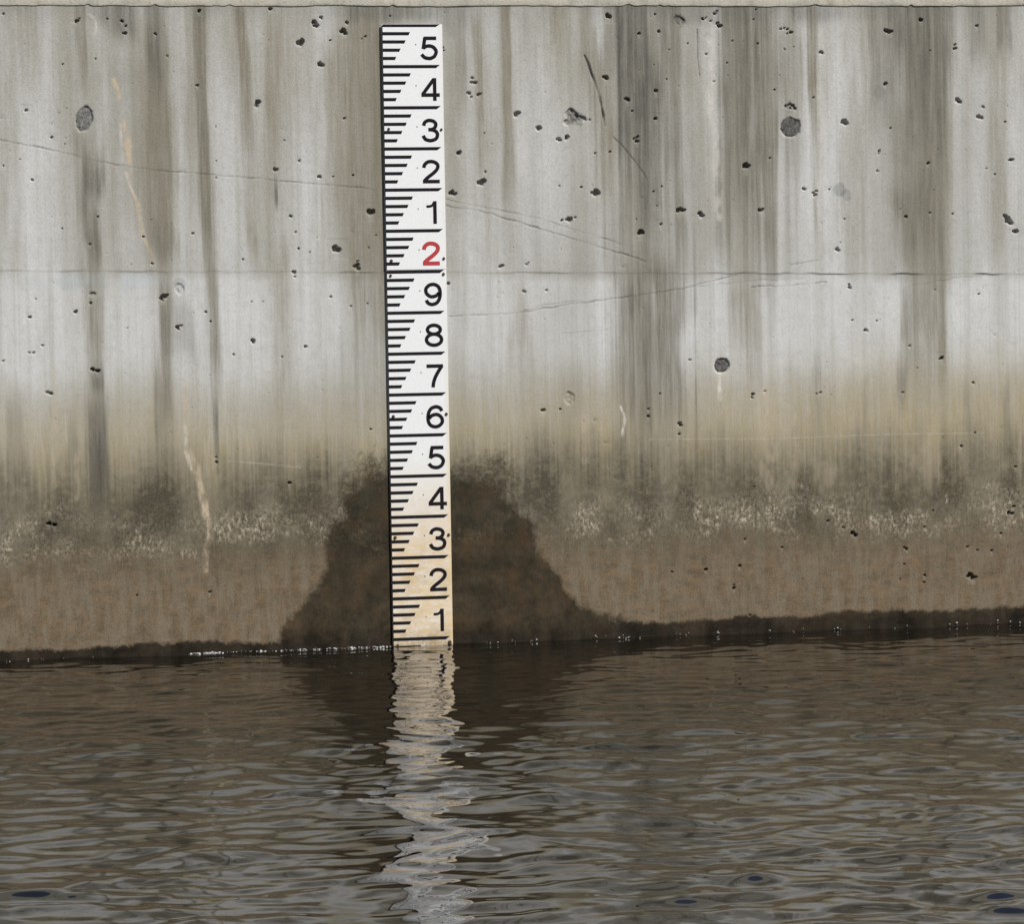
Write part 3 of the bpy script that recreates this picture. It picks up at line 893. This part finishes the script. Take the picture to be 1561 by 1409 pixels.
six = [(.615, .745), (.56, .87), (.45, .935), (.35, .94), (.20, .87), (.10, .70), (.065, .47), (.09, .26), (.18, .12), (.34, .06),
       (.50, .10), (.61, .22), (.635, .34), (.59, .48), (.47, .585), (.35, .60), (.21, .55), (.11, .43)]
GLYPH = {
    '1': [[(.485, 0), (.485, 1.0)], catmull([(.15, .765), (.30, .775), (.40, .83), (.445, .93)])],
    '2': [catmull([(.075, .665), (.11, .80), (.22, .91), (.36, .94), (.51, .905), (.615, .81), (.63, .69), (.57, .56), (.43, .41), (.25, .26), (.13, .14), (.09, .045)]),
          [(.03, .06), (.70, .06)]],
    '3': [catmull([(.095, .71), (.14, .85), (.25, .93), (.37, .94), (.51, .89), (.58, .77), (.54, .63), (.43, .55), (.28, .535)]),
          catmull([(.36, .54), (.50, .51), (.61, .42), (.64, .29), (.58, .14), (.44, .07), (.32, .06), (.16, .12), (.07, .28)])],
    '4': [[(.56, 0), (.56, 1.0)], [(.535, .955), (.075, .275)], [(.03, .255), (.76, .255)]],
    '5': [[(.155, .94), (.655, .94)], [(.205, .96), (.135, .47)],
          catmull([(.125, .495), (.23, .575), (.36, .605), (.52, .56), (.625, .43), (.64, .31), (.57, .15), (.44, .07), (.33, .06), (.18, .105), (.065, .24)])],
    '6': [catmull(six)],
    '7': [[(.04, .94), (.70, .94)], catmull([(.655, .945), (.52, .72), (.40, .48), (.32, .24), (.29, 0)])],
    '8': [ell(.36, .745, .255, .195), ell(.36, .305, .30, .245)],
    '9': [catmull([(.70 - x, 1 - y) for x, y in six])],
}


def digit(ch, x0, z0, h, stroke, mat, parent):
    v, f = [], []
    for s, path in enumerate(GLYPH[ch]):
        y = YP - .00004 * s
        n = len(path)
        closed = math.hypot(path[0][0] - path[-1][0], path[0][1] - path[-1][1]) < 1e-6
        base = len(v)
        for i, (px, pz) in enumerate(path):
            a = path[i - 1] if i > 0 else (path[-2] if closed else path[0])
            b = path[i + 1] if i < n - 1 else (path[1] if closed else path[-1])
            tx, tz = b[0] - a[0], b[1] - a[1]
            ln = math.hypot(tx, tz) or 1
            w = stroke / 2 * (.72 if (ch == '1' and s == 1) else 1)
            nx, nz = -tz / ln * w, tx / ln * w
            for sg in (1, -1):
                v.append((x0 + (px * 1.13 + sg * nx) * h, y, z0 + (pz + sg * nz) * h))
        for i in range(n - 1):
            q = base + 2 * i
            f.append((q, q + 1, q + 3, q + 2))
    nv = len(v)
    v += [(a, Y_FRONT + .0002, c) for a, b, c in v]
    f += [tuple(reversed([i + nv for i in q])) for q in f]
    return mesh_obj('numeral', v, f, mat, parent)


SEQ = '123456789' + '2' + '12345'
for k, ch in enumerate(SEQ):
    zc = Z0 + .1 * k
    par = upp if zc + .02 > Z_SPLIT else low
    red = (k == 9)
    ob = digit(ch, .0900 if red else .0935, zc + .0165, .0555, .178 if red else .160, M_RED if red else M_BLACK, par)
    if red:
        ob['label'] = 'bold red numeral 2'


def disc_stub(name, x, z, r, hgt, mat, parent, seg=12, y=Y_FRONT):
    v = [(x + r * math.cos(2 * math.pi * j / seg), y + .0004, z + r * math.sin(2 * math.pi * j / seg)) for j in range(seg)]
    v += [(x + .82 * r * math.cos(2 * math.pi * j / seg), y - hgt, z + .82 * r * math.sin(2 * math.pi * j / seg)) for j in range(seg)]
    f = [(j, (j + 1) % seg, (j + 1) % seg + seg, j + seg) for j in range(seg)] + [tuple(range(seg, 2 * seg))]
    return mesh_obj(name, v, f, mat, parent)


for k in range(15):
    z = Z0 + .1 * k + .0535
    disc_stub('rivet', .0830 + jr.uniform(-.0006, .0006), z, .0019, .0007, M_RIVET, upp if z > Z_SPLIT else low, 10)
for x, z, r in ((.1435, 1.264, .0034), (.0130, 1.266, .0036), (.1440, .949, .0036), (.0135, .945, .0042), (.1425, .911, .0038), (.0110, .909, .0038),
                (.1435, .568, .0040), (.0115, .565, .0042), (.1440, .271, .0040), (.0105, .268, .0044), (.1420, .006, .0050), (.0120, .002, .004)):
    disc_stub('bolt', x, z, r, .0030, M_BOLT, upp if z > Z_SPLIT else low)

# ------------------------------------------------------------------ foam caught along the wall
def foam():
    phi = (1 + 5 ** .5) / 2
    iv = [(-1, phi, 0), (1, phi, 0), (-1, -phi, 0), (1, -phi, 0), (0, -1, phi), (0, 1, phi), (0, -1, -phi), (0, 1, -phi), (phi, 0, -1), (phi, 0, 1), (-phi, 0, -1), (-phi, 0, 1)]
    iv = [Vector(q).normalized() for q in iv]
    ff = [(0, 11, 5), (0, 5, 1), (0, 1, 7), (0, 7, 10), (0, 10, 11), (1, 5, 9), (5, 11, 4), (11, 10, 2), (10, 7, 6), (7, 1, 8), (3, 9, 4), (3, 4, 2), (3, 2, 6), (3, 6, 8), (3, 8, 9), (4, 9, 5), (2, 4, 11), (6, 2, 10), (8, 6, 7), (9, 8, 1)]
    v, f = [], []
    rr = random.Random(11)
    for x0, x1, n, zz, rmx in ((-.50, -.004, 60, .001, .0016), (-.50, -.42, 34, .0012, .0024), (-.40, -.30, 30, .0012, .002), (-.22, -.01, 50, .0012, .0022), (-.94, -.72, 22, .0005, .0015), (.16, .52, 8, .003, .0016),
                               (.52, 1.64, 34, .004, .0021)):
        for k in range(n):
            x = rr.uniform(x0, x1)
            for q in range(rr.choice((1, 1, 2))):
                r = .0005 + (rmx - .0005) * rr.random() ** 2.2
                c = Vector((x + rr.gauss(0, .003), -.003 - abs(rr.gauss(0, .006)), zz + rr.gauss(0, .0012 if zz < .002 else .0035)))
                b = len(v)
                v += [tuple(c + Vector((p.x * r * 1.6, p.y * r, p.z * r * .9))) for p in iv]
                f += [tuple(i + b for i in t) for t in ff]
    ob = mesh_obj('foam', v, f, M_FOAM, None, True)
    tag(ob, 'thin line of white foam bubbles along the foot of the wall', 'foam', kind='stuff')


foam()
